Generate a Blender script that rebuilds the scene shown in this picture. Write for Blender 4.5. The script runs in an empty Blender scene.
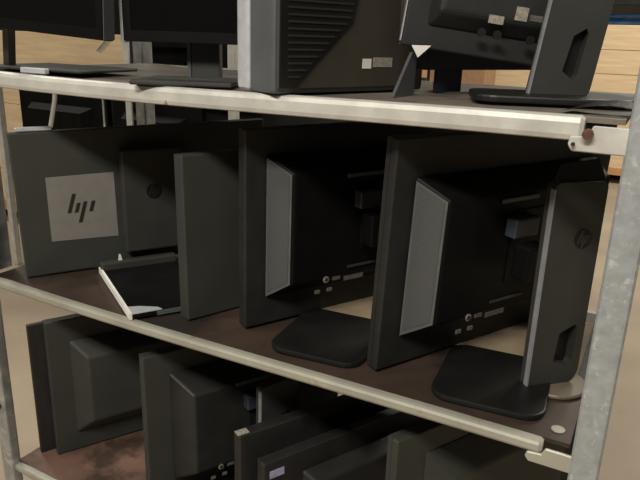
import bpy, bmesh, math, random
from math import sin, cos, pi, radians as R_
from mathutils import Vector, Matrix
random.seed(4)
S = 0.78            # metres per layout unit
FZ = 1.45           # camera height above the floor in layout units
sc = bpy.context.scene
col = bpy.data.collections.new('scene'); sc.collection.children.link(col)

# ---------------------------------------------------------------- materials
def mat(name, rgb, rough=.5, metal=0., spec=.5, var=0., vscale=40, bump=0., bscale=200, emit=None, coat=0.,
        stain=None, sscale=6, sthr=.55, swid=.1):
    m = bpy.data.materials.new(name); m.use_nodes = True
    nt = m.node_tree; b = nt.nodes['Principled BSDF']
    b.inputs['Base Color'].default_value = (*rgb, 1)
    b.inputs['Roughness'].default_value = rough
    b.inputs['Metallic'].default_value = metal
    b.inputs['Specular IOR Level'].default_value = spec
    b.inputs['Coat Weight'].default_value = coat
    tc = nt.nodes.new('ShaderNodeTexCoord')
    last = None
    if var > 0:
        n = nt.nodes.new('ShaderNodeTexNoise'); n.inputs['Scale'].default_value = vscale; n.inputs['Detail'].default_value = 6
        nt.links.new(tc.outputs['Object'], n.inputs['Vector'])
        mx = nt.nodes.new('ShaderNodeMix'); mx.data_type = 'RGBA'
        cr = nt.nodes.new('ShaderNodeMapRange'); cr.inputs[1].default_value = .3; cr.inputs[2].default_value = .7
        nt.links.new(n.outputs['Fac'], cr.inputs[0]); nt.links.new(cr.outputs[0], mx.inputs[0])
        mx.inputs[6].default_value = (*[c*(1-var) for c in rgb], 1)
        mx.inputs[7].default_value = (*[min(1, c*(1+var)) for c in rgb], 1)
        last = mx.outputs[2]
    if stain:
        n = nt.nodes.new('ShaderNodeTexNoise'); n.inputs['Scale'].default_value = sscale; n.inputs['Detail'].default_value = 8
        n.inputs['Roughness'].default_value = .65
        nt.links.new(tc.outputs['Object'], n.inputs['Vector'])
        cr = nt.nodes.new('ShaderNodeMapRange'); cr.inputs[1].default_value = sthr; cr.inputs[2].default_value = sthr+swid
        mx = nt.nodes.new('ShaderNodeMix'); mx.data_type = 'RGBA'
        nt.links.new(n.outputs['Fac'], cr.inputs[0]); nt.links.new(cr.outputs[0], mx.inputs[0])
        if last: nt.links.new(last, mx.inputs[6])
        else: mx.inputs[6].default_value = (*rgb, 1)
        mx.inputs[7].default_value = (*stain, 1)
        last = mx.outputs[2]
    if last: nt.links.new(last, b.inputs['Base Color'])
    if bump > 0:
        n = nt.nodes.new('ShaderNodeTexNoise'); n.inputs['Scale'].default_value = bscale; n.inputs['Detail'].default_value = 3
        nt.links.new(tc.outputs['Object'], n.inputs['Vector'])
        bp = nt.nodes.new('ShaderNodeBump'); bp.inputs['Strength'].default_value = bump; bp.inputs['Distance'].default_value = .001
        nt.links.new(n.outputs['Fac'], bp.inputs['Height']); nt.links.new(bp.outputs[0], b.inputs['Normal'])
    return m

def mat_bands(name, rgb, rgb2, axis, freq, duty=.5, rough=.5, both=None, var=0.0, grain=False, metal=0.):
    """repeating bands across one object axis (vent slots, boards)"""
    m = bpy.data.materials.new(name); m.use_nodes = True
    nt = m.node_tree; b = nt.nodes['Principled BSDF']
    b.inputs['Roughness'].default_value = rough; b.inputs['Metallic'].default_value = metal
    tc = nt.nodes.new('ShaderNodeTexCoord'); sp = nt.nodes.new('ShaderNodeSeparateXYZ')
    nt.links.new(tc.outputs['Object'], sp.inputs[0])
    def band(ax, fr):
        mu = nt.nodes.new('ShaderNodeMath'); mu.operation = 'MULTIPLY'; mu.inputs[1].default_value = fr
        nt.links.new(sp.outputs[ax], mu.inputs[0])
        fr_ = nt.nodes.new('ShaderNodeMath'); fr_.operation = 'FRACT'; nt.links.new(mu.outputs[0], fr_.inputs[0])
        gt = nt.nodes.new('ShaderNodeMath'); gt.operation = 'GREATER_THAN'; gt.inputs[1].default_value = duty
        nt.links.new(fr_.outputs[0], gt.inputs[0]); return gt.outputs[0]
    f = band(axis, freq)
    if both is not None:
        g = band(both[0], both[1]); mu = nt.nodes.new('ShaderNodeMath'); mu.operation = 'MULTIPLY'
        nt.links.new(f, mu.inputs[0]); nt.links.new(g, mu.inputs[1]); f = mu.outputs[0]
    mx = nt.nodes.new('ShaderNodeMix'); mx.data_type = 'RGBA'; nt.links.new(f, mx.inputs[0])
    mx.inputs[6].default_value = (*rgb, 1); mx.inputs[7].default_value = (*rgb2, 1)
    nt.links.new(mx.outputs[2], b.inputs['Base Color'])
    return m

def mat_wood(name, c1, c2, board=.195, rough=.7):
    m = bpy.data.materials.new(name); m.use_nodes = True
    nt = m.node_tree; b = nt.nodes['Principled BSDF']; b.inputs['Roughness'].default_value = rough
    tc = nt.nodes.new('ShaderNodeTexCoord'); mp = nt.nodes.new('ShaderNodeMapping'); mp.inputs['Scale'].default_value = (1.2, 1.2, 14)
    nt.links.new(tc.outputs['Object'], mp.inputs[0])
    n = nt.nodes.new('ShaderNodeTexNoise'); n.inputs['Scale'].default_value = 3; n.inputs['Detail'].default_value = 8
    nt.links.new(mp.outputs[0], n.inputs['Vector'])
    cr = nt.nodes.new('ShaderNodeValToRGB'); cr.color_ramp.elements[0].position = .3; cr.color_ramp.elements[1].position = .7
    cr.color_ramp.elements[0].color = (*c1, 1); cr.color_ramp.elements[1].color = (*c2, 1)
    nt.links.new(n.outputs['Fac'], cr.inputs[0])
    v = nt.nodes.new('ShaderNodeTexVoronoi'); v.inputs['Scale'].default_value = 4
    nt.links.new(tc.outputs['Object'], v.inputs['Vector'])
    mr = nt.nodes.new('ShaderNodeMapRange'); mr.inputs[1].default_value = .02; mr.inputs[2].default_value = .05
    nt.links.new(v.outputs['Distance'], mr.inputs[0])
    mx = nt.nodes.new('ShaderNodeMix'); mx.data_type = 'RGBA'; nt.links.new(mr.outputs[0], mx.inputs[0])
    mx.inputs[6].default_value = (c1[0]*.4, c1[1]*.35, c1[2]*.3, 1); nt.links.new(cr.outputs[0], mx.inputs[7])
    nt.links.new(mx.outputs[2], b.inputs['Base Color'])
    return m

BLK = mat('black_plastic', (.017, .0172, .0165), .5, var=.25, vscale=25, bump=.25, bscale=900)
BLK2 = mat('charcoal_plastic', (.034, .034, .03), .55, var=.15, vscale=14, bump=.25, bscale=900)
GREYP = mat('grey_green_plastic', (.034, .036, .030), .6, var=.15, vscale=10, bump=.2, bscale=900)
TRIM = mat('worn_aluminium_trim', (.30, .31, .33), .45, metal=.3, var=.1, vscale=60)
FOOTM = mat('beige_reflection_foot', (.20, .17, .125), .3, metal=.3)  # beige tone stands in for a reflection on the foot
DULL = mat('dull_black_plastic', (.035, .035, .032), .85, spec=.2)
BEVELM = mat('grained_lit_bevel', (.085, .09, .09), .6, var=.18, vscale=30)  # paler than the housing: light on the near bevel put into the colour
POSTM = mat('galvanised_post', (.37, .395, .41), .5, metal=.35, var=.14, vscale=70, bump=.4, bscale=160, stain=(.56, .57, .57), sscale=60, sthr=.56)
INK = mat('deep_black_plastic', (.0045, .0045, .0045), .5, var=.2, vscale=20, spec=.14)
BASEP = mat('satin_black_base', (.007, .007, .0065), .45, var=.3, vscale=18)
SCREEN = mat('dark_glass_screen', (.005, .005, .005), .1, spec=.3)
MSCREEN = mat('matt_dark_screen', (.008, .008, .009), .3, spec=.4)
SILV = mat('silver_trim', (.60, .62, .65), .38, metal=.35, var=.1, vscale=60)
SLATE = mat('slate_grey_plastic', (.085, .092, .10), .5, var=.12, vscale=20)
TAUPE = mat('taupe_plastic', (.045, .037, .027), .6, var=.15, vscale=12)
GALV = mat('galvanised_steel', (.38, .39, .38), .45, metal=.55, var=.28, vscale=28, bump=.3, bscale=120, stain=(.55, .56, .55), sscale=30, sthr=.55)
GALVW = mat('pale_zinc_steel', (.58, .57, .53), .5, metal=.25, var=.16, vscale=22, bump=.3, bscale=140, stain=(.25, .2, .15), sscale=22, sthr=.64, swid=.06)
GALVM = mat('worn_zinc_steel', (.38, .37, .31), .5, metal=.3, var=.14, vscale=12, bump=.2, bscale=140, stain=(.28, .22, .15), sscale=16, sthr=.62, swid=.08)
RUST = mat('rust', (.11, .05, .03), .85, var=.5, vscale=120)
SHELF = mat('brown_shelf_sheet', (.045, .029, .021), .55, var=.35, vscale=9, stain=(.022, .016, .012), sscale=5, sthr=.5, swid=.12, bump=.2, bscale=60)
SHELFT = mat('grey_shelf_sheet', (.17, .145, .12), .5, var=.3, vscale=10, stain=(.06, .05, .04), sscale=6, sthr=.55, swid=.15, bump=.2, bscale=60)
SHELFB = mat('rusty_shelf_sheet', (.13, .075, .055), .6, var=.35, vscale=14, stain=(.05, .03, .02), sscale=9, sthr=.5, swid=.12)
CONC = mat('concrete', (.33, .265, .19), .65, var=.12, vscale=2.5, stain=(.24, .19, .135), sscale=3, sthr=.56, swid=.25, bump=.3, bscale=40)
WALLM = mat('dull_wall', (.12, .10, .08), .9, var=.2, vscale=2)
WOOD = mat_wood('pale_pine', (.68, .49, .28), (.84, .66, .42))
WOOD2 = mat_wood('orange_pine', (.45, .22, .08), (.62, .34, .14))
CARD = mat('brown_cardboard', (.40, .23, .12), .8, var=.1, vscale=30)
BLUE = mat('blue_plastic_wrap', (.03, .13, .33), .3, var=.4, vscale=14, bump=.6, bscale=20)
WHITE = mat('white_paper', (.8, .78, .72), .7, var=.05)
CREAM = mat('cream_plastic', (.85, .75, .5), .6)
STICK = mat('grey_sticker', (.20, .19, .175), .6, var=.06, vscale=40)
DARKP = mat('dark_print', (.018, .012, .010), .6)
LABELM = mat('pale_label_print', (.30, .27, .22), .6, var=.35, vscale=250)
WARN = mat('faint_label_print', (.10, .095, .08), .6, var=.5, vscale=300)
VIOL = mat('violet_label', (.35, .33, .5), .5, var=.3, vscale=120)
RED = mat('red_tape', (.5, .03, .02), .5)
PORTM = mat('port_metal', (.16, .16, .14), .5, metal=.3)
BLUEPORT = mat('grey_blue_connector', (.04, .048, .064), .5)
VENT = mat_bands('perforated_vent', (.085, .09, .09), (.045, .047, .046), 2, 380, .5, .6)  # real perforation bands; the pale ground carries the light on the bevel
VENTD = mat_bands('slotted_vent', (.009, .009, .008), (.035, .033, .028), 2, 135, .72, .6)
TUBE = bpy.data.materials.new('lamp_tube'); TUBE.use_nodes = True
_b = TUBE.node_tree.nodes['Principled BSDF']; _b.inputs['Emission Color'].default_value = (1, .87, .68, 1); _b.inputs['Emission Strength'].default_value = 18

# ---------------------------------------------------------------- mesh helpers
class MB:
    def __init__(s): s.bm = bmesh.new()
    def hexa(s, b4, t4):
        v = [s.bm.verts.new(p) for p in list(b4)+list(t4)]
        for f in ((3, 2, 1, 0), (4, 5, 6, 7), (0, 1, 5, 4), (1, 2, 6, 5), (2, 3, 7, 6), (3, 0, 4, 7)):
            s.bm.faces.new([v[i] for i in f])
        return s
    def box(s, x0, x1, y0, y1, z0, z1, M=None):
        p = [(x0, y0, z0), (x1, y0, z0), (x1, y1, z0), (x0, y1, z0), (x0, y0, z1), (x1, y0, z1), (x1, y1, z1), (x0, y1, z1)]
        if M: p = [M @ Vector(q) for q in p]
        s.hexa(p[:4], p[4:]); return s
    def prism(s, pts, d, M=None, holes=()):
        """polygon pts (x,z) in the plane y=0 with holes, extruded to y=d"""
        bm = bmesh.new(); edges = []
        for loop in [pts]+list(holes):
            vs = [bm.verts.new((x, 0, z)) for x, z in loop]
            for i in range(len(vs)): edges.append(bm.edges.new((vs[i], vs[(i+1) % len(vs)])))
        if holes: bmesh.ops.triangle_fill(bm, use_beauty=True, use_dissolve=False, edges=edges)
        else: bm.faces.new(bm.verts)
        r = bmesh.ops.extrude_face_region(bm, geom=bm.faces[:])
        bmesh.ops.translate(bm, verts=[g for g in r['geom'] if isinstance(g, bmesh.types.BMVert)], vec=(0, d, 0))
        if M: bmesh.ops.transform(bm, matrix=M, verts=bm.verts)
        me = bpy.data.meshes.new('t'); bm.to_mesh(me); bm.free(); s.bm.from_mesh(me); bpy.data.meshes.remove(me); return s
    def tube(s, pts, r, n=10, cap=True, squash=1):
        pts = [Vector(p) for p in pts]; rings = []
        for i, p in enumerate(pts):
            t = (pts[min(i+1, len(pts)-1)]-pts[max(i-1, 0)]).normalized()
            a = t.cross(Vector((0, 0, 1)));
            if a.length < .1: a = t.cross(Vector((1, 0, 0)))
            a.normalize(); b = t.cross(a)
            rr = r[i] if isinstance(r, (list, tuple)) else r
            rings.append([s.bm.verts.new(p+(a*cos(2*pi*k/n)*squash+b*sin(2*pi*k/n))*rr) for k in range(n)])
        for i in range(len(rings)-1):
            for k in range(n):
                s.bm.faces.new((rings[i][k], rings[i][(k+1) % n], rings[i+1][(k+1) % n], rings[i+1][k]))
        if cap:
            s.bm.faces.new(rings[0][::-1]); s.bm.faces.new(rings[-1])
        return s
    def disc(s, c, ax, r, d, n=24):
        """short cylinder at c along axis ax"""
        c = Vector(c); ax = Vector(ax).normalized(); return s.tube([c, c+ax*d], r, n)
    def bevel(s, w, seg=2):
        bmesh.ops.remove_doubles(s.bm, verts=s.bm.verts, dist=1e-6)
        bmesh.ops.recalc_face_normals(s.bm, faces=s.bm.faces)
        e = [e for e in s.bm.edges if len(e.link_faces) == 2 and e.calc_face_angle(0) > .35]
        bmesh.ops.bevel(s.bm, geom=e, offset=w, segments=seg, affect='EDGES', profile=.6, clamp_overlap=True); return s
    def build(s, name, m, parent=None, smooth=False, loc=None, rot=None):
        bmesh.ops.recalc_face_normals(s.bm, faces=s.bm.faces)
        me = bpy.data.meshes.new(name); s.bm.to_mesh(me); s.bm.free(); me.materials.append(m)
        if smooth:
            for p in me.polygons: p.use_smooth = True
        o = bpy.data.objects.new(name, me); col.objects.link(o)
        if parent: o.parent = parent
        if loc is not None: o.location = loc
        if rot is not None: o.rotation_euler = rot
        return o

def tag(o, label=None, cat=None, group=None, kind=None):
    if label: o['label'] = label
    if cat: o['category'] = cat
    if group: o['group'] = group
    if kind: o['kind'] = kind
    return o
def empty(name, loc, rot=(0, 0, 0)):
    e = bpy.data.objects.new(name, None); e.empty_display_size = .05; col.objects.link(e); e.location = loc; e.rotation_euler = rot; return e
def wp(x, y, z): return Vector((x*S, y*S, (z+FZ)*S))     # layout units (camera at 0,-1,0) to metres
ZT, ZM, ZB = -.098, -.633, -1.215
XL, XR = -1.51, -.05
DEP = .62
def sag(x):
    t = min(1, max(0, (x-XL)/(XR-XL))); return -.0075*6.75*t*(1-t)**2
def szone(x, z): return z+sag(x)

# ---------------------------------------------------------------- setting
MB().box(-9, 5, -4, 9, -.05, 0).build('floor', CONC)
tag(bpy.data.objects['floor'], kind='structure')
tag(MB().box(-9, 5, 9, 9.1, 0, 4).build('wall_back', WALLM), kind='structure')
tag(MB().box(-9.1, -9, -4, 9.1, 0, 4).build('wall_left', WALLM), kind='structure')

# ---------------------------------------------------------------- the rack
rack = empty('shelf_rack', wp(-.78, .3, -FZ))
tag(rack, 'galvanised steel three-tier shelf rack loaded with black computer monitors', 'rack')
ro = rack.location
def rp(mb, name, m, **k): return mb.build(name, m, rack, loc=-ro, **k)
def beam(z, name, m, r, xr, yy=0.0):
    n = 24; mb = MB(); prof = []
    # rolled front lip: a rounded strip, thicker in height than in depth
    ts = [i/n for i in range(n)]+[.996, 1.0]; n = len(ts)-1
    pts = [wp(XL+(xr-XL)*i, yy, szone(XL+(xr-XL)*i, z)-r) for i in ts]
    rings = []
    sec = [(-.004, 1), (-.0085, .86), (-.0105, .45), (-.0105, -.5), (-.0085, -.88), (-.004, -1), (.004, -1), (.008, -.8), (.008, .8), (.004, 1)]
    for i, p in enumerate(pts):
        sx = 1 if 0 < i < n else .75
        rings.append([mb.bm.verts.new(p+Vector((0, a*sx, b*r*S*sx))) for a, b in sec])
    for i in range(n):
        for k in range(len(sec)):
            mb.bm.faces.new((rings[i][k], rings[i][(k+1) % len(sec)], rings[i+1][(k+1) % len(sec)], rings[i+1][k]))
    mb.bm.faces.new(rings[0][::-1]); mb.bm.faces.new(rings[-1])
    return rp(mb, name, m, smooth=False)
def shelf_sheet(z, m):
    n = 24; mb = MB(); th = .006
    top = []; bot = []
    for i in range(n+1):
        x = XL+(XR-XL)*i/n
        for lst, dz in ((top, 0), (bot, -th)):
            lst.append([mb.bm.verts.new(wp(x, y, szone(x, z))+Vector((0, 0, dz))) for y in (.012, DEP)])
    for i in range(n):
        mb.bm.faces.new((top[i][0], top[i+1][0], top[i+1][1], top[i][1]))
        mb.bm.faces.new((bot[i][1], bot[i+1][1], bot[i+1][0], bot[i][0]))
        mb.bm.faces.new((bot[i][0], bot[i+1][0], top[i+1][0], top[i][0])); mb.bm.faces.new((top[i][1], top[i+1][1], bot[i+1][1], bot[i][1]))
    mb.bm.faces.new((top[0][0], top[0][1], bot[0][1], bot[0][0])); mb.bm.faces.new((top[n][1], top[n][0], bot[n][0], bot[n][1]))
    return rp(mb, 'shelf', m)
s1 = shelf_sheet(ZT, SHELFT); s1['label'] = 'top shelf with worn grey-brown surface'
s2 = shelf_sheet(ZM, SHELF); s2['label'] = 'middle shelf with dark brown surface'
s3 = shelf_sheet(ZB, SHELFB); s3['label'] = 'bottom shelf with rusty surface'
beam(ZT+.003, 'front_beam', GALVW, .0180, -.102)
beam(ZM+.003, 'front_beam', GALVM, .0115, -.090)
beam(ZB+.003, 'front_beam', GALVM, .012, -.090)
for z, m in ((ZT, GALVM), (ZM, GALVM), (ZB, GALVM)):
    mb = MB(); p0 = wp(XL, DEP, z); p1 = wp(XR, DEP+.02, z); mb.box(p0.x, p1.x, p0.y, p1.y, p0.z-.03, p1.z-.001); mb.bevel(.002, 1)
    rp(mb, 'back_beam', m)
def lpost(x0, x1, y0, y1, z0, z1, m, name='post', bev=.006):
    a = wp(x0, y0, z0); b = wp(x1, y1, z1); mb = MB().box(a.x, b.x, a.y, b.y, a.z, b.z).bevel(bev, 3)
    return rp(mb, name, m)
lpost(-.044, .001, -.02, .03, -FZ, .45, POSTM)
lpost(-1.545, -1.499, -.02, .012, -FZ, .45, GALV)
lpost(-.044, .001, DEP-.01, DEP+.04, -FZ, .45, GALV)
lpost(-1.555, -1.512, DEP-.01, DEP+.04, -FZ, .45, GALV)
# end-frame upright standing just behind the front left post
a = wp(-1.552, .03, ZM); b = wp(-1.532, .08, ZT)
mb = MB().box(a.x, b.x-.004, a.y, a.y+.004, a.z, b.z).box(b.x-.006, b.x, a.y, b.y, a.z, b.z)
rp(mb, 'end_upright', GALV)['label'] = 'angle bar of the end frame beside the middle shelf'
# brackets
def bracket(x0, x1, z0, z1, m):
    a = wp(x0, -.012, 0); b = wp(x1, .0, 0)
    r = .012; zz0 = (z0+FZ)*S; zz1 = (z1+FZ)*S
    pts = [(a.x+r*.4, zz0), (b.x, zz0-.0), (b.x, zz1), (a.x+.024, zz1), (a.x+.020, zz0+(zz1-zz0)*.62), (a.x+.002, zz0+(zz1-zz0)*.55), (a.x, zz0+(zz1-zz0)*.25)]
    mb = MB().prism(pts, .005, Matrix.Translation((0, a.y-.004, 0))); mb.bevel(.0012, 1)
    return rp(mb, 'bracket', m)
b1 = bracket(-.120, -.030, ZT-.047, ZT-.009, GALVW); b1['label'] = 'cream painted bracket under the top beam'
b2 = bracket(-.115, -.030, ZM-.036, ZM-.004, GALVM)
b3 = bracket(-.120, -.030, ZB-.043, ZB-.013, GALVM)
p = wp(-.094, -.022, ZT-.02)
mb = MB().disc(p, (0, -1, 0), .0062, .005, 8); rp(mb, 'bolt', RUST)['label'] = 'rusty bolt at the end of the top beam'
p = wp(-.112, -.020, ZT-.036); rp(MB().disc(p, (0, -1, 0), .0022, .004, 10), 'rivet', DARKP)
p = wp(-.074, .045, ZM+.001); rp(MB().disc(p, (0, 0, 1), .009, .0012, 16), 'rivet', GALVM)
p = wp(-1.522, -.02, -1.02); rp(MB().disc(p+Vector((0, .003, 0)), (0, -1, 0), .008, .004, 16), 'bolt_hole', DARKP)

# ---------------------------------------------------------------- monitors
def rbox(x0, x1, y0, y1, z0, z1, w=.003, seg=3): return MB().box(x0, x1, y0, y1, z0, z1).bevel(w, seg)
def round_logo(parent, M, r, m_disc, m_letters):
    mb = MB(); n = 28
    ring = [(r*cos(2*pi*k/n), r*sin(2*pi*k/n)) for k in range(n)]
    d = mb.prism(ring, -.0010, M).build('round_logo', m_disc, parent)
    mb = MB(); sl = .36; t = .17*r; y = M @ Matrix.Translation((0, -.0010, 0))
    def stroke(x, z0, z1):
        mb.prism([(x+sl*z0*r-t/2, z0*r), (x+sl*z0*r+t/2, z0*r), (x+sl*z1*r+t/2, z1*r), (x+sl*z1*r-t/2, z1*r)], -.0006, y)
    def bar(x0, x1, z):
        mb.prism([(x0+sl*z*r, (z-.09)*r), (x1+sl*z*r, (z-.09)*r), (x1+sl*z*r, (z+.09)*r), (x0+sl*z*r, (z+.09)*r)], -.0006, y)
    stroke(-.45*r, -.45, .95); stroke(-.05*r, -.45, .38); bar(-.4*r, 0, .30)
    stroke(.25*r, -.95, .38); stroke(.62*r, -.38, .38); bar(.3*r, .62*r, .30); bar(.3*r, .62*r, -.38)
    mb.build('logo_letters', m_letters, d); return d

def make_monitor(name, L, cat, p, ang, W, H, wb=.002, t=.024, lean=0, zs=ZM, hump=None, column=None, base=None, group=None,
                 shell=BLK, edge=None, badge=None, swiv=0, z_off=0, screen=MSCREEN, flip=False, roll=0, hs=BLK, vent=True, details=True, trim=SLATE, zabs=None, croll=0, foot=True, cover=True, hw=.80):
    """p: near lower corner in layout units; ang: heading of the panel from that corner.
    local x runs along the panel, -y is the back of the monitor, z up (metres)."""
    zz = zabs if zabs is not None else szone(p[0], zs)
    e = empty(name, wp(p[0], p[1], zz)+Vector((0, 0, .0022)), (0, 0, R_(ang)))
    tag(e, L, cat, group)
    # tilt of the panel about its lower edge
    PM = Matrix.Translation((0, 0, wb)) @ Matrix.Rotation(R_(lean), 4, 'X') @ Matrix.Rotation(R_(roll), 4, 'Y')
    def pb(mb, nm, m, par=e):
        bmesh.ops.transform(mb.bm, matrix=PM, verts=mb.bm.verts); return mb.build(nm, m, par)
    pb(rbox(0, W, 0, t*.62, 0, H, .0035), 'rear_shell', edge or shell)
    bz = MB(); bw = .014
    y0, y1 = t*.62, t
    bz.box(.001, W-.001, y0, y1, .001, bw+.004).box(.001, W-.001, y0, y1, H-bw, H-.001)
    bz.box(.001, bw, y0, y1, bw+.004, H-bw).box(W-bw, W-.001, y0, y1, bw+.004, H-bw)
    pb(bz, 'bezel', trim if trim is SILV else (edge or shell))
    pb(MB().box(bw-.0005, W-bw+.0005, y0, y1-.0015, bw+.003, H-bw+.001), 'screen', screen)
    if hump:
        x0, x1, z0, z1, h, ins = hump
        mb = MB()
        b4 = [(x0, 0, z0), (x1, 0, z0), (x1, 0, z1), (x0, 0, z1)]
        t4 = [(x0+ins, -h, z0+ins*1.5), (x1-ins, -h, z0+ins*1.5), (x1-ins, -h, z1-ins*1.1), (x0+ins, -h, z1-ins*1.1)]
        mb.hexa(b4, t4); mb.bevel(.006, 3)
        pb(mb, 'rear_housing', hs)
        if vent:   # perforated strip on the near bevel, its lit look put into the colour
            nx = Vector((-h, -ins, 0)).normalized()
            o_ = nx*.0006
            def q(a, z): return Vector((x0+ins*a, -h*a, z))+o_
            zz0 = z0+.018; zz1 = z1-.02
            mb = MB(); A = [q(.06, zz0-.014), q(.06, zz1+.014), q(.94, zz1-.008), q(.94, zz0+.020)]; mb.hexa(A, [v+o_ for v in A]); pb(mb, 'lit_bevel_strip', BEVELM)
            mb = MB(); A = [v+o_ for v in (q(.12, zz0-.004), q(.12, zz1+.008), q(.86, zz1-.010), q(.86, zz0+.024))]
            B = [v+o_*1.5 for v in A]; mb.hexa(A, B)
            pb(mb, 'vent_grille', VENT)
        if details:
            yb = -h
            # recessed mounting plate, ports, rating label
            cx = (x0+x1)/2; cz = .185
            pb(MB().box(cx-.05, cx+.05, yb-.002, yb, cz-.055, cz+.065).bevel(.0008, 1), 'mounting_plate', INK)
            pb(MB().box(.168, .252, yb-.005, yb-.001, .266, .273).bevel(.001, 1), 'mount_latch', SLATE)
            pb(rbox(.185, .24, yb-.022, yb-.001, .212, .243, .004), 'hinge_arm', BLUEPORT)
            pb(rbox(.19, .235, yb-.05, yb-.02, .150, .205, .004), 'hinge_block', INK)
            pb(MB().box(.178, .255, yb-.003, yb, .100, .1035), 'cable_clip', BLK2)
            for k, xx in enumerate((.110, .136)):
                pb(MB().box(xx, xx+.010, yb-.0015, yb+.001, .062, .068), 'port', PORTM)
            pb(MB().box(.172, .215, yb-.0012, yb, .076, .084), 'rating_label', WARN)
            pb(MB().box(.147, .163, yb-.0012, yb, .081, .087), 'rating_label', WARN)
            round_logo(e, PM @ Matrix.Translation((.133, yb-.0002, .085)), .006, LABELM, DARKP)
    if column:
        cu, cv, cw, chh, rot = column
        CM = Matrix.Translation((cu, -cv, .004)) @ Matrix.Rotation(R_(rot), 4, 'Z') @ Matrix.Rotation(R_(croll), 4, 'Y')
        n = 10; r = .010; H_ = chh
        outline = [(0, 0)]+[(cw-.024+.024*sin(pi/2*k/5), .024-.024*cos(pi/2*k/5)) for k in range(6)]+[(cw, H_-r)]+[(cw-r+r*cos(a), H_-r+r*sin(a)) for a in [pi/2*k/4 for k in range(1, 5)]]+[(r-r*sin(a), H_-r+r*cos(a)) for a in [pi/2*k/4 for k in range(0, 5)]]
        hole = [(cw*.46, .040), (cw*hw, .030), (cw*(hw+.04), .038), (cw*(hw+.05), .092), (cw*(hw), .098), (cw*.50, .086)]
        c = MB().prism(outline, .018, CM, holes=[hole]); c.build('stand_column', BLK2, e)
        MB().prism([(cw*.45, .024), (cw*.86, .030), (cw*.86, .104), (cw*.45, .094)], .003, CM @ Matrix.Translation((0, .0155, 0))).build('cable_slot', BASEP, e)
        mb = MB()
        mb.box(-.0018, .0009, -.0012, .007, .004, H_-r*.9, CM); mb.build('edge_trim', TRIM, e)
        # hinge cover rising from the column head toward the panel
        dk = .032
        if cover: P_ = [CM @ Vector(q) for q in ((.004, .018, H_-.016), (cw-.001, .018, H_-.016), (cw-.001, .003, H_-.001), (.004, .003, H_-.001))]
        if cover: Q_ = [CM @ Vector(q) for q in ((.014, .026, H_-.004), (cw-.002, .026, H_-.004), (cw-.004, .020, H_+.030), (.018, .020, H_+.024))]
        if cover: MB().hexa(P_, Q_).bevel(.003, 2).build('hinge_cover', DULL, e)
        round_logo(e, CM @ Matrix.Translation((cw*.66, -.0002, H_*.74)), .014, BASEP, BLK2)
    if column and foot:
        MB().disc(CM @ Vector((cw*.62, .012, -.004)), (0, 0, 1), .050, .006, 32).bevel(.0015, 1).build('swivel_foot', FOOTM, e)
    if base:
        bu, bv, bw_, bd, rot = base
        BM = Matrix.Translation((bu, -bv, 0)) @ Matrix.Rotation(R_(rot), 4, 'Z')
        r = .03; x0, x1, y0, y1 = -bw_/2, bw_/2, -bd/2, bd/2
        pts = []
        for cx, cy, a0 in ((x1-r, y1-r, 0), (x0+r, y1-r, 90), (x0+r, y0+r, 180), (x1-r, y0+r, 270)):
            pts += [(cx+r*cos(R_(a0+18*k)), cy+r*sin(R_(a0+18*k))) for k in range(6)]
        Mx = BM @ Matrix(((1, 0, 0, 0), (0, 0, 1, 0), (0, 1, 0, 0), (0, 0, 0, 1)))
        MB().prism(pts, .009, Mx).bevel(.0025, 2).build('stand_base', BASEP, e)
    return e

def loc_uv(p, ang, q):
    """layout point q expressed as (u, v) in metres in the monitor's own frame"""
    a = R_(ang); d = Vector((cos(a), sin(a))); n = Vector((sin(a), -cos(a)))
    r = Vector((q[0]-p[0], q[1]-p[1]))*S; return r.dot(d), r.dot(n)

HUMP = (.038, .47, .050, .307, .052, .024)
def std(name, L, p, ang, zs, W=.52, H=.363, colq=None, baseq=None, crot=45, brot=5, group=None, hump=HUMP, **k):
    colm = basem = None
    if colq: u, v = loc_uv(p, ang, colq); colm = (u, v, .086, .312, crot-ang)
    if baseq: u, v = loc_uv(p, ang, baseq); basem = (u, v, .162, .18, brot-ang)
    return make_monitor(name, L, 'monitor', p, ang, W, H, zs=zs, hump=hump, column=colm, base=basem, group=group, **k)

GM = 'monitors standing on the middle shelf'; GT = 'monitors standing on the top shelf'; GB = 'monitors standing on the bottom shelf'
std('computer_monitor', 'black monitor on the middle shelf nearest the right post, broad stand column facing outward',
    (-.424, .061), 62.4, ZM, colq=(-.148, .146), baseq=(-.212, .150), group=GM, lean=2.6, hs=INK)
std('computer_monitor', 'black monitor in the centre of the middle shelf, its column hidden behind its neighbour',
    (-.757, .09), 62.4, ZM, H=.349, colq=(-.455, .195), baseq=(-.572, .155), foot=False, group=GM, lean=.4, hs=INK)
std('computer_monitor', 'narrow dark monitor on the middle shelf with plain flat back',
    (-.897, .062), 67, ZM, W=.44, H=.300, t=.030, hump=(.16, .40, .05, .26, .04, .03), vent=False, details=False, group=GM, shell=GREYP, lean=-1)

# ---- the monitor with the square grey sticker
p4 = (-1.421, .04); a4 = 57.7
m4 = make_monitor('computer_monitor', 'wide dark monitor on the middle shelf with a square grey sticker on its back',
                  'monitor', p4, a4, .54, .298, zs=ZM, hump=None, group=GM, shell=GREYP, roll=-1.2)
def on4(mb, nm, m, par=None): return mb.build(nm, m, par or m4)
U = S
st = on4(MB().prism([(.070*U+0, .094*U), (.243*U, .090*U), (.241*U, .270*U), (.069*U, .267*U)], -.0012), 'sticker', STICK)
st.location.z += .001
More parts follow.
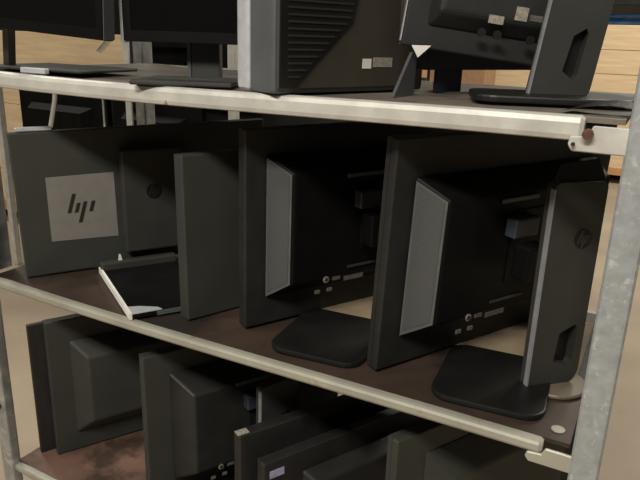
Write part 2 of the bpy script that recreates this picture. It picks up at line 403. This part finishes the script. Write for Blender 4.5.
# four slanted strokes of the mark
mb = MB()
cx, cz = .150*U, .183*U
def stroke(x, z0, z1, t=.0075, sl=.30):
    mb.prism([(cx+x+sl*z0-t/2, cz+z0), (cx+x+sl*z0+t/2, cz+z0), (cx+x+sl*z1+t/2, cz+z1), (cx+x+sl*z1-t/2, cz+z1)], -.0008, Matrix.Translation((0, -.0012, 0)))
stroke(-.020, -.012, .028); stroke(-.006, -.012, .008); stroke(.007, -.034, .010); stroke(.023, -.012, .010)
mb.build('sticker_mark', DARKP, st)
# its flat stand column with a round badge
mb = MB().prism([(.252*U, .055*U), (.415*U, .055*U), (.415*U, .335*U), (.252*U, .335*U)], -.028, Matrix.Translation((0, -.012, 0))).bevel(.004, 2)
c4 = on4(mb, 'stand_column', BLK2)
on4(MB().box(.29*U, .38*U, -.014, 0, .10, .22), 'mounting_plate', BLK)
round_logo(m4, Matrix.Translation((.335*U, -.0401, .222*U)), .0165, BASEP, BLK)
# low tray-like stand base with a silver side rim
u0, u1, v0, v1 = .185*U, .388*U, .030*U, .372*U
mb = MB().box(u0, u1, -v1, -v0, 0, .010).bevel(.002, 2); bs = on4(mb, 'stand_base', INK)
on4(MB().box(u0-.005, u0, -v1, -v0, 0, .013), 'base_rim', WHITE, bs)['label'] = 'bright metal side rim of the base'
on4(MB().prism([(u0, -v1), (u0+.055, -v1), (u0+.05, -v1+.012), (u0+.02, -v1+.03), (u0, -v1+.035)], .0015, Matrix(((1, 0, 0, 0), (0, 0, 1, 0), (0, 1, 0, .010), (0, 0, 0, 1)))), 'corner_plate', SILV, bs)
on4(MB().box(u0-.003, u1, -v0-.02, -v0, .004, .026).bevel(.004, 2), 'base_ridge', GREYP, bs)
on4(MB().box(u0+.045, u1-.004, -v1-.002, -v1+.0, .001, .009), 'front_lip', SLATE, bs)
on4(MB().prism([(0, 0), (.008, 0), (.005, .013), (.002, .013)], .004, Matrix.Translation((u0+.035, -v0-.012, .026))), 'release_tab', WHITE, bs)

# ---------------------------------------------------------------- bottom shelf
std('computer_monitor', 'dark monitor at the left end of the bottom shelf with a shallow rear housing', (-1.431, .084), 61.7, ZB, H=.335, W=.50,
    hump=(.045, .45, .045, .285, .045, .03), group=GB, shell=GREYP, hs=GREYP, vent=False, details=False)
make_monitor('computer_monitor', 'thin black monitor panel leaning directly behind the leftmost bottom-shelf monitor', 'monitor', (-1.479, .064), 66, .46, .325, zs=ZB, group=GB, edge=BLK, t=.012)
std('computer_monitor', 'dark monitor with tall stand column, second large one from left on the bottom shelf', (-1.045, .06), 62.4, ZB, W=.475, H=.345, hump=(.05, .46, .045, .300, .062, .028),
    colq=(-.752, .15), crot=66, cover=False, foot=False, baseq=(-.872, .185), group=GB, vent=False, hs=BLK, shell=GREYP)
m6 = make_monitor('computer_monitor', 'black monitor on the bottom shelf with pale chipped top corner, third from left', 'monitor', (-.742, .045), 62, .50, .258, zs=ZB, group=GB, shell=BLK)
MB().box(-.001, .022, .004, .020, .2600, .2612).build('chipped_corner', LABELM, m6)
m5 = make_monitor('computer_monitor', 'black monitor on the bottom shelf with a worn grey top edge and a violet label', 'monitor', (-.672, .04), 63, .46, .222, zs=ZB, group=GB, shell=BLK, hump=(.08, .40, .03, .18, .03, .02), vent=False, details=False)
MB().box(.0, .03, -.0015, 0, .190, .205).build('label', VIOL, m5, loc=(.012, 0, 0))
MB().box(.20, .38, -.001, .016, .2242, .2262).build('worn_edge', SLATE, m5)
std('computer_monitor', 'large dark monitor at the right end of the bottom shelf with a broad smooth back', (-.362, .05), 62.4, ZB, W=.50, H=.350, hump=(.06, .46, .04, .31, .03, .05), group=GB, vent=False, details=False, shell=GREYP, hs=GREYP)

# ---------------------------------------------------------------- top shelf
# T3: thick all-in-one seen from behind
p3 = (-.612, -.030); a3 = 66
SL = mat('slat_grey', (.022, .021, .018), .6)
t3 = empty('computer_monitor', wp(*p3, szone(p3[0], ZT))+Vector((0, 0, .0034)), (0, 0, R_(a3)))
tag(t3, 'thick slate-grey monitor on the top shelf with slotted rear vents and silver front bezel', 'monitor', GT)
rbox(0, .29, 0, .062, 0, .36, .006).build('rear_shell', SLATE, t3)
rbox(-.003, .293, .062, .094, .0, .362, .009).build('bezel', SILV, t3)
MB().box(.02, .27, .0935, .0948, .02, .34).build('screen', SCREEN, t3)
MB().prism([(.004, .006), (.285, .006), (.285, .35), (.004, .35)], -.004).bevel(.002, 1).build('back_panel', TAUPE, t3)
mb = MB().prism([(.006, .010), (.03, .010), (.13, .100), (.15, .18), (.15, .345), (.006, .345)], -.0035, Matrix.Translation((0, -.004, 0))); mb.build('vent_field', BASEP, t3)
mb = MB()
for k in range(36):
    z = .022+k*.009
    xr = .03+(z-.010)*1.1 if z < .10 else .13+(z-.10)*.25
    mb.box(.018, min(xr, .15)-.006, -.0092, -.0074, z, z+.0028)
mb.build('vent_slats', SL, t3)
MB().box(.155, .172, -.0048, -.004, .034, .048).build('rating_label', WHITE, t3)
MB().box(.176, .215, -.0048, -.004, .036, .050).build('rating_label', LABELM, t3)
MB().prism([(.225, .085), (.28, .085), (.28, .30), (.225, .30)], -.010, Matrix.Translation((0, -.004, 0))).bevel(.002, 1).build('access_cover', TAUPE, t3)
MB().prism([(.25, .096), (.262, .096), (.256, .104)], -.001, Matrix.Translation((0, -.014, 0))).build('warning_mark', DARKP, t3)
# hinged leg behind it
LM = Matrix.Identity(4)
mb = MB(); mb.hexa([(.150, -.080, 0), (.215, -.055, 0), (.215, -.050, 0), (.150, -.074, 0)], [(.205, -.058, .062), (.218, -.053, .062), (.218, -.048, .062), (.205, -.052, .062)])
mb.build('support_leg', SLATE, t3)

# T4: monitor seen squarely from behind
p = (-.455, .155); a = 27
T4c = (-.219, .172)
u, v = loc_uv(p, a, T4c)
t4 = make_monitor('computer_monitor', 'black monitor on the top shelf nearest the right post with a slotted stand column', 'monitor', p, a, .285, .33, wb=.066, zs=ZT,
                  hump=(.03, .262, .030, .30, .022, .015), column=(u, v, .080, .32, 0), base=(u+.030, v-.005, .21, .13, -8), group=GT, vent=False, details=False, shell=BLK, trim=SILV, roll=7, croll=7, foot=False, hw=.68)
MB().box(-.0015, .0, -.001, .012, .006, .325, Matrix.Translation((0,0,.066)) @ Matrix.Rotation(R_(7), 4, 'Y')).build('side_trim', SILV, t4)
yb = -.0222
TM = Matrix.Translation((0,0,.066)) @ Matrix.Rotation(R_(7), 4, 'Y')
MB().box(.112, .133, yb-.0008, yb, .047, .058, TM).build('rating_label', LABELM, t4)
MB().box(.147, .164, yb-.0008, yb, .056, .074, TM).build('rating_label', LABELM, t4)
MB().box(.168, .190, yb-.0008, yb, .058, .066, TM).build('rating_label', WARN, t4)
for x in (.106, .128, .175):
    MB().disc(TM @ Vector((x, yb, .033)), (0, -1, 0), .006, .004, 14).build('screw', BASEP, t4)
MB().prism([(.016, .066), (.044, .066), (.026, .049)], -.001, Matrix.Translation((0, -.004, 0))).build('paper_tag', WHITE, t4)

# T5: a second monitor behind it, of which the stand shows
t5 = make_monitor('computer_monitor', 'black monitor mostly hidden behind the slotted-column monitor, only its blue-black stand showing', 'monitor', (-.431, .232), 62, .40, .28, wb=.034, zs=ZT, group=GT)
MB().box(.03, .085, .004, .010, 0, .06).build('stand_column', mat('blue_black_plastic', (.012, .016, .028), .45), t5)

# T1, T2: screens toward the aisle.  local x runs right to left seen from the aisle
t2a = 24
L2 = Vector((-1.042, .070)); d2 = Vector((cos(R_(t2a)), sin(R_(t2a)))); R2 = L2+d2*.415
p = (R2.x, R2.y)
t2 = make_monitor('computer_monitor', 'black glossy-screened monitor on the top shelf with a silver left edge and square base', 'monitor', p, t2a+180, .415*S, .34, wb=.062, zs=ZT,
                  group=GT, screen=SCREEN, shell=INK, details=False)
MB().box(.415*S-.001, .415*S+.006, -.002, .020, .060, .405).bevel(.0025, 2).build('side_trim', SILV, t2)
q = loc_uv(p, t2a+180, (-.915, .175))
MB().box(q[0]-.025, q[0]+.025, -q[1]-.012, -q[1]+.012, 0, .20).bevel(.003, 2).build('stand_column', BLK2, t2)
MB().box(q[0]+.025, q[0]+.031, -q[1]-.002, -q[1]+.013, .005, .20).build('column_edge', SLATE, t2)
q = loc_uv(p, t2a+180, (-.885, .085))
MB().box(q[0]-.08, q[0]+.08, -q[1]-.07, -q[1]+.07, 0, .007).bevel(.002, 1).build('stand_base', SHELFT if False else BLK2, t2)

p = (-1.030, .018)
t1 = make_monitor('computer_monitor', 'black flat-screen monitor at the left end of the top shelf on a slanted leg', 'monitor', p, 180+3, .345, .30, wb=.057, zs=ZT,
                  group=GT, screen=SCREEN, shell=INK, details=False, t=.026, roll=-3.5)
MB().box(-.0015, .0, .001, .025, .002, .298, Matrix.Translation((0, 0, .057)) @ Matrix.Rotation(R_(-3.5), 4, 'Y')).build('side_trim', SLATE, t1)
mb = MB().hexa([(.292, -.052, 0), (.306, -.052, 0), (.306, -.036, 0), (.292, -.036, 0)], [(.246, -.022, .085), (.260, -.022, .085), (.260, -.006, .085), (.246, -.006, .085)])
mb.build('stand_leg', BLK2, t1)
MB().box(.10, .335, -.17, -.02, 0, .006).bevel(.002, 1).build('stand_base', BLK2, t1)
mb = MB().tube([(.012, -.004, .062), (.028, -.004, .048), (.038, -.004, .040)], .0045, 8); mb.build('cable_stub', WHITE, t1)
# small things on the top shelf
o = MB().box(-.03, .03, -.006, .006, 0, .010).bevel(.0015, 1).build('metal_clip', SILV); o.location = wp(-1.285, .02, szone(-1.285, ZT))+Vector((0, 0, .003)); o.rotation_euler = (0, 0, R_(3))
tag(o, 'small silver metal clip lying on the front edge of the top shelf, left end', 'clip')
# cardboard and scraps beyond T4
o = MB().prism([(0, 0), (.030, 0), (.034, .052), (.022, .052), (.019, .012), (0, .012)], .03).build('cardboard_scrap', CARD); o.location = wp(-.44, .33, szone(-.4, ZT)); o.rotation_euler = (0, 0, R_(25))
tag(o, 'torn L-shaped piece of orange cardboard on the top shelf beside the blue-black stand', 'cardboard')
o = MB().box(-.055, .055, -.05, .05, 0, .006).build('flat_tray', BLK2); o.location = wp(-.21, .10, szone(-.2, ZT)); 
bpy.data.objects.remove(o)
# curled dark sheet hanging over at right end of the top shelf
mb = MB(); n = 8; A = []; 
for i in range(n+1):
    t = i/n; A.append((mb.bm.verts.new((-.055+.11*t, -.018+.01*sin(pi*t), .002+.010*sin(pi*t))), mb.bm.verts.new((-.045+.10*t, .035, .004+.012*sin(pi*t)))))
for i in range(n): mb.bm.faces.new((A[i][0], A[i+1][0], A[i+1][1], A[i][1]))
r = bmesh.ops.solidify(mb.bm, geom=mb.bm.faces[:], thickness=.0015)
o = mb.build('plastic_sheet', BASEP); o.location = wp(-.075, .055, ZT); tag(o, 'curled black plastic offcut on the top shelf right of the slotted stand column', 'offcut')

# ---------------------------------------------------------------- neighbouring rack with its dark load
nb = empty('shelf_rack', wp(-2.6, 1.6, -FZ)); tag(nb, 'pale steel rack full of black equipment standing behind the monitors', 'rack'); no = nb.location
def npart(mb, nm, m): return mb.build(nm, m, nb, loc=-no)
def nbox(x0, x1, y0, y1, z0, z1, nm, m, bev=0):
    a = wp(x0, y0, z0); b = wp(x1, y1, z1); mb = MB().box(a.x, b.x, a.y, b.y, a.z, b.z)
    if bev: mb.bevel(bev, 2)
    return npart(mb, nm, m)
nbox(-3.53, -3.495, 1.50, 1.54, -FZ, -.20, 'post', GALVW, .004)
nbox(-2.479, -2.440, 1.50, 1.51, -FZ, .30, 'post', GALVW)
nbox(-2.408, -2.378, 1.50, 1.51, -FZ, .30, 'post', GALVW, .004)
nbox(-1.83, -1.79, 1.50, 1.54, -FZ, .30, 'post', GALVW, .004)
nbox(-3.50, -1.80, 1.55, 2.0, -.93, -.90, 'shelf', SHELF)
nbox(-2.75, -1.80, 1.60, 2.0, -.21, -.18, 'shelf', SHELFT)
nbox(-3.53, -2.40, 1.95, 1.99, -FZ, -.25, 'dark_backing', BLK)
nbox(-2.96, -2.0, 2.02, 2.05, -FZ, .35, 'dark_backing', BLK)
nbox(-1.995, -1.05, 2.02, 2.05, -FZ, -.17, 'dark_backing', BLK)  # added black sheet that darkens the gap under the top beam
bgm = []
def small_monitor(x, y, z, w, h, L, m=BLK, ang=0, group='equipment on the neighbouring rack'):
    m = INK  # deeper black puts the shade inside the rack into the colour
    e = empty('computer_monitor', wp(x, y, z)+Vector((0, 0, .002)), (0, 0, R_(ang))); tag(e, L, 'monitor', group)
    rbox(0, w*S, 0, .03, .01, h*S, .004).build('rear_shell', m, e)
    MB().hexa([(w*S*.15, 0, .06), (w*S*.85, 0, .06), (w*S*.85, 0, h*S*.85), (w*S*.15, 0, h*S*.85)], [(w*S*.2, -.05, .08), (w*S*.8, -.05, .08), (w*S*.8, -.05, h*S*.8), (w*S*.2, -.05, h*S*.8)]).build('rear_housing', m, e)
    MB().box(w*S*.4, w*S*.6, -.05, .05, 0, .02).build('stand_base', m, e)
    return e
small_monitor(-3.46, 1.62, -.90, .72, .56, 'black monitor on the neighbouring rack, left of its thin grey upright')
small_monitor(-2.70, 1.62, -.90, .62, .56, 'black monitor on the neighbouring rack, between the thin grey upright and the pale double post')
small_monitor(-2.70, 1.80, -.18, .70, .40, 'black monitor on the upper level of the neighbouring rack')
o = MB().tube([wp(-2.92, 1.45, -.22), wp(-2.95, 1.45, -.38), wp(-3.0, 1.45, -.52)], .010, 8).build('diagonal_brace', GALVW, nb, loc=-no)
MB().tube([wp(-2.66, 1.52, -.2), wp(-2.66, 1.52, -.9)], .005, 6).build('upright', GALV, nb, loc=-no)
# silver bar on top of the sticker monitor
o = MB().box(.008, .075, .002, .016, .3005, .3075).bevel(.001, 1).build('metal_strip', SILV); o.location = m4.location; o.rotation_euler = m4.rotation_euler
o.location = m4.location; tag(o, 'worn silver strip resting on top of the monitor with the square sticker', 'strip')
o = MB().box(0, .075, 0, .045, 0, .018).build('cream_box', CREAM); o.location = wp(-1.86, 1.60, -.18); tag(o, 'pale yellow carton lying behind the square monitor base on the neighbouring rack', 'carton')

# ---------------------------------------------------------------- crates
def crate_stack(name, L, x0, x1, y0, y1, levels, m, mbot, hb=.195, ztop=None, z0=.10, ph=.04):
    """stack of wooden pallet collars on a pallet"""
    a = wp(x0, y0, 0); b = wp(x1, y1, 0)
    e = empty(name, (a.x, a.y, 0)); tag(e, L, 'crate')
    w = b.x-a.x; d = b.y-a.y
    n = max(2, int(w/.6)+1)
    for i in range(n):
        MB().box(i*(w-.1)/(n-1), i*(w-.1)/(n-1)+.1, .02, d, 0, z0-.022).build('foot_block', DARKP, e)
    MB().box(0, w, 0, d, z0-.022, z0+ph).build('pallet_deck', mbot, e)
    for k in range(levels):
        z = z0+ph+k*(hb+.004)
        MB().box(0, w, 0, .02, z, z+hb).box(0, w, d-.02, d, z, z+hb).box(0, .02, .02, d-.02, z, z+hb).box(w-.02, w, .02, d-.02, z, z+hb).build('collar', m, e)
    return e, z0+ph+levels*(hb+.004)
c1, zt1 = crate_stack('wooden_crate', 'tall stack of pale pine crate boards standing behind the right end of the rack', -2.25, .9, 6.7, 7.7, 6, WOOD, WOOD2, hb=.190)
MB().box(.02, 2.43, .02, .76, zt1-.01, zt1).build('lid', WOOD, c1)
o = MB().box(-1.3, 1.3, -.35, .35, 0, .085)
bmesh.ops.subdivide_edges(o.bm, edges=o.bm.edges[:], cuts=8, use_grid_fill=True)
for v in o.bm.verts: v.co += Vector((0, random.uniform(-.015, .015), random.uniform(-.012, .012) if v.co.z > .02 else 0))
o = o.build('plastic_wrap', BLUE, smooth=True); o.location = wp(-.7, 7.2, -FZ)+Vector((0, 0, zt1+.001)); tag(o, 'crumpled blue plastic wrap on top of the pale crate stack', 'plastic wrap')
c2, zt2 = crate_stack('wooden_crate', 'pine crate boards behind the left end of the rack beside the pale post', -5.7, -3.06, 2.1, 3.0, 5, WOOD, WOOD2, hb=.19)
# storage rack above the right crate stack
sr = empty('storage_rack', wp(-2.6, 6.6, -FZ)); tag(sr, 'dark storage rack beam carrying pine boards above the blue wrap', 'rack'); so = sr.location
def sbox(x0, x1, y0, y1, z0, z1, nm, m):
    a = wp(x0, y0, z0); b = wp(x1, y1, z1); MB().box(a.x, b.x, a.y, b.y, a.z, b.z).build(nm, m, sr, loc=-so)
sbox(-2.6, 1.5, 6.6, 6.7, .415, .47, 'cross_beam', BASEP)
sbox(-2.6, 1.5, 6.7, 7.9, .50, .53, 'deck', WOOD)
sbox(-2.75, -2.6, 6.6, 6.7, -FZ, 2, 'upright', BASEP); sbox(1.4, 1.5, 6.6, 6.7, -FZ, 2, 'upright', BASEP)
o = MB().box(0, 2.5, 0, .7, 0, .2).build('timber_stack', WOOD); o.location = wp(-2.4, 6.75, .531); tag(o, 'pale boards at the top right corner above the dark rack beam', 'boards')
o = MB().box(0, .45, 0, .35, 0, 1.05).bevel(.004, 1).build('cardboard_box', CARD); o.location = wp(-2.25, 5.6, -FZ); tag(o, 'brown cardboard box at the left of the pale crate stack, beneath the slotted-column monitor', 'box')
o = MB().box(0, .32, 0, .4, 0, 1.02).bevel(.004, 1).build('cardboard_box', CARD); o.location = wp(-2.38, 4.2, -FZ); tag(o, 'brown cardboard box glimpsed between the two right top-shelf monitors', 'box')

# ---------------------------------------------------------------- light
def fixture(x, y, z, lx, ly, power, L):
    e = empty('ceiling_lamp', (x, y, z)); tag(e, L, 'lamp', 'ceiling lamps outside the picture')
    MB().box(-lx/2, lx/2, -ly/2, ly/2, 0, .06).build('lamp_housing', SILV, e)
    l = bpy.data.lights.new('lamp_light', 'AREA'); l.shape = 'RECTANGLE'; l.size = lx; l.size_y = ly; l.energy = power; l.color = (1, .945, .84)
    lo = bpy.data.objects.new('lamp_light', l); col.objects.link(lo); lo.parent = e; lo.location = (0, 0, -.01)
fixture(-.2, -1.9, 2.7, 1.4, .4, 106, 'ceiling lamp over the aisle facing the rack')
fixture(-2.8, -1.7, 3.2, 1.6, .5, 50, 'ceiling lamp over the aisle to the left of the rack')
fixture(.6, 3.4, 3.6, 1.6, .5, 150, 'ceiling lamp before the pale crates')
fixture(-4.0, 1.2, 3.6, 1.6, .5, 60, 'ceiling lamp before the left crates')
w = bpy.data.worlds.new('World'); sc.world = w; w.use_nodes = True
w.node_tree.nodes['Background'].inputs[0].default_value = (1, .93, .80, 1); w.node_tree.nodes['Background'].inputs[1].default_value = .04

# settle everything that stands on the three shelves onto the slightly sagging surface
bpy.context.view_layer.update()
for o in list(col.objects):
    if o.parent or not (o.name.startswith('computer_monitor') or o.name.startswith('cardboard_s')) : continue
    for zs in (ZT, ZM, ZB):
        if abs(o.location.z-(zs+FZ)*S) < .02 and o.location.y < .55*S+.1:
            need = -1
            parts = [o]+[c for c in o.children_recursive]
            for c in parts:
                if c.type != 'MESH': continue
                mw = c.matrix_world
                for v in c.data.vertices:
                    q = mw @ v.co
                    if q.z < (zs+FZ)*S+.03 and XL*S-.05 < q.x < XR*S+.05:
                        top = (szone(q.x/S, zs)+FZ)*S
                        if q.y < .02: top = max(top, (szone(q.x/S, zs)+FZ+.003)*S)
                        need = max(need, top-q.z)
            o.location.z += need+.0013
# ---------------------------------------------------------------- camera
f = 641.
v1 = Vector((-1270, -245, f)).normalized(); X = -v1
dn = Vector((-67, 2026, f)); dn = (dn-dn.dot(X)*X).normalized(); Z = -dn; Y = Z.cross(X)
# rows X, Y, Z in camera coordinates (x right, y down, z forward)
Mc = Matrix(((X.x, -X.y, -X.z), (Y.x, -Y.y, -Y.z), (Z.x, -Z.y, -Z.z)))
cam = bpy.data.cameras.new('camera'); co = bpy.data.objects.new('camera', cam); col.objects.link(co)
cam.sensor_width = 36; cam.lens = f/640*36; cam.clip_start = .02
co.matrix_world = Matrix.Translation(wp(0, -1, 0)) @ Mc.to_4x4()
sc.camera = co
o = MB().box(0, .46, 0, .22, 0, .0012).build('cardboard_sheet', mat('lit_shelf_tan', (.29, .225, .15), .8, var=.15, vscale=14)); o.location = wp(-.66, .262, szone(-.45, ZM))+Vector((0, 0, .0045)); tag(o, 'flat tan sheet standing in for the lit middle shelf under the two vented monitors', 'cardboard')  # pale sheet added so the rear of the shelf looks lit
sc.view_settings.view_transform = 'Standard'; sc.view_settings.look = 'None'; sc.view_settings.gamma = 1; sc.view_settings.use_curve_mapping = False
sc.view_settings.exposure = 0
bpy.context.view_layer.update()
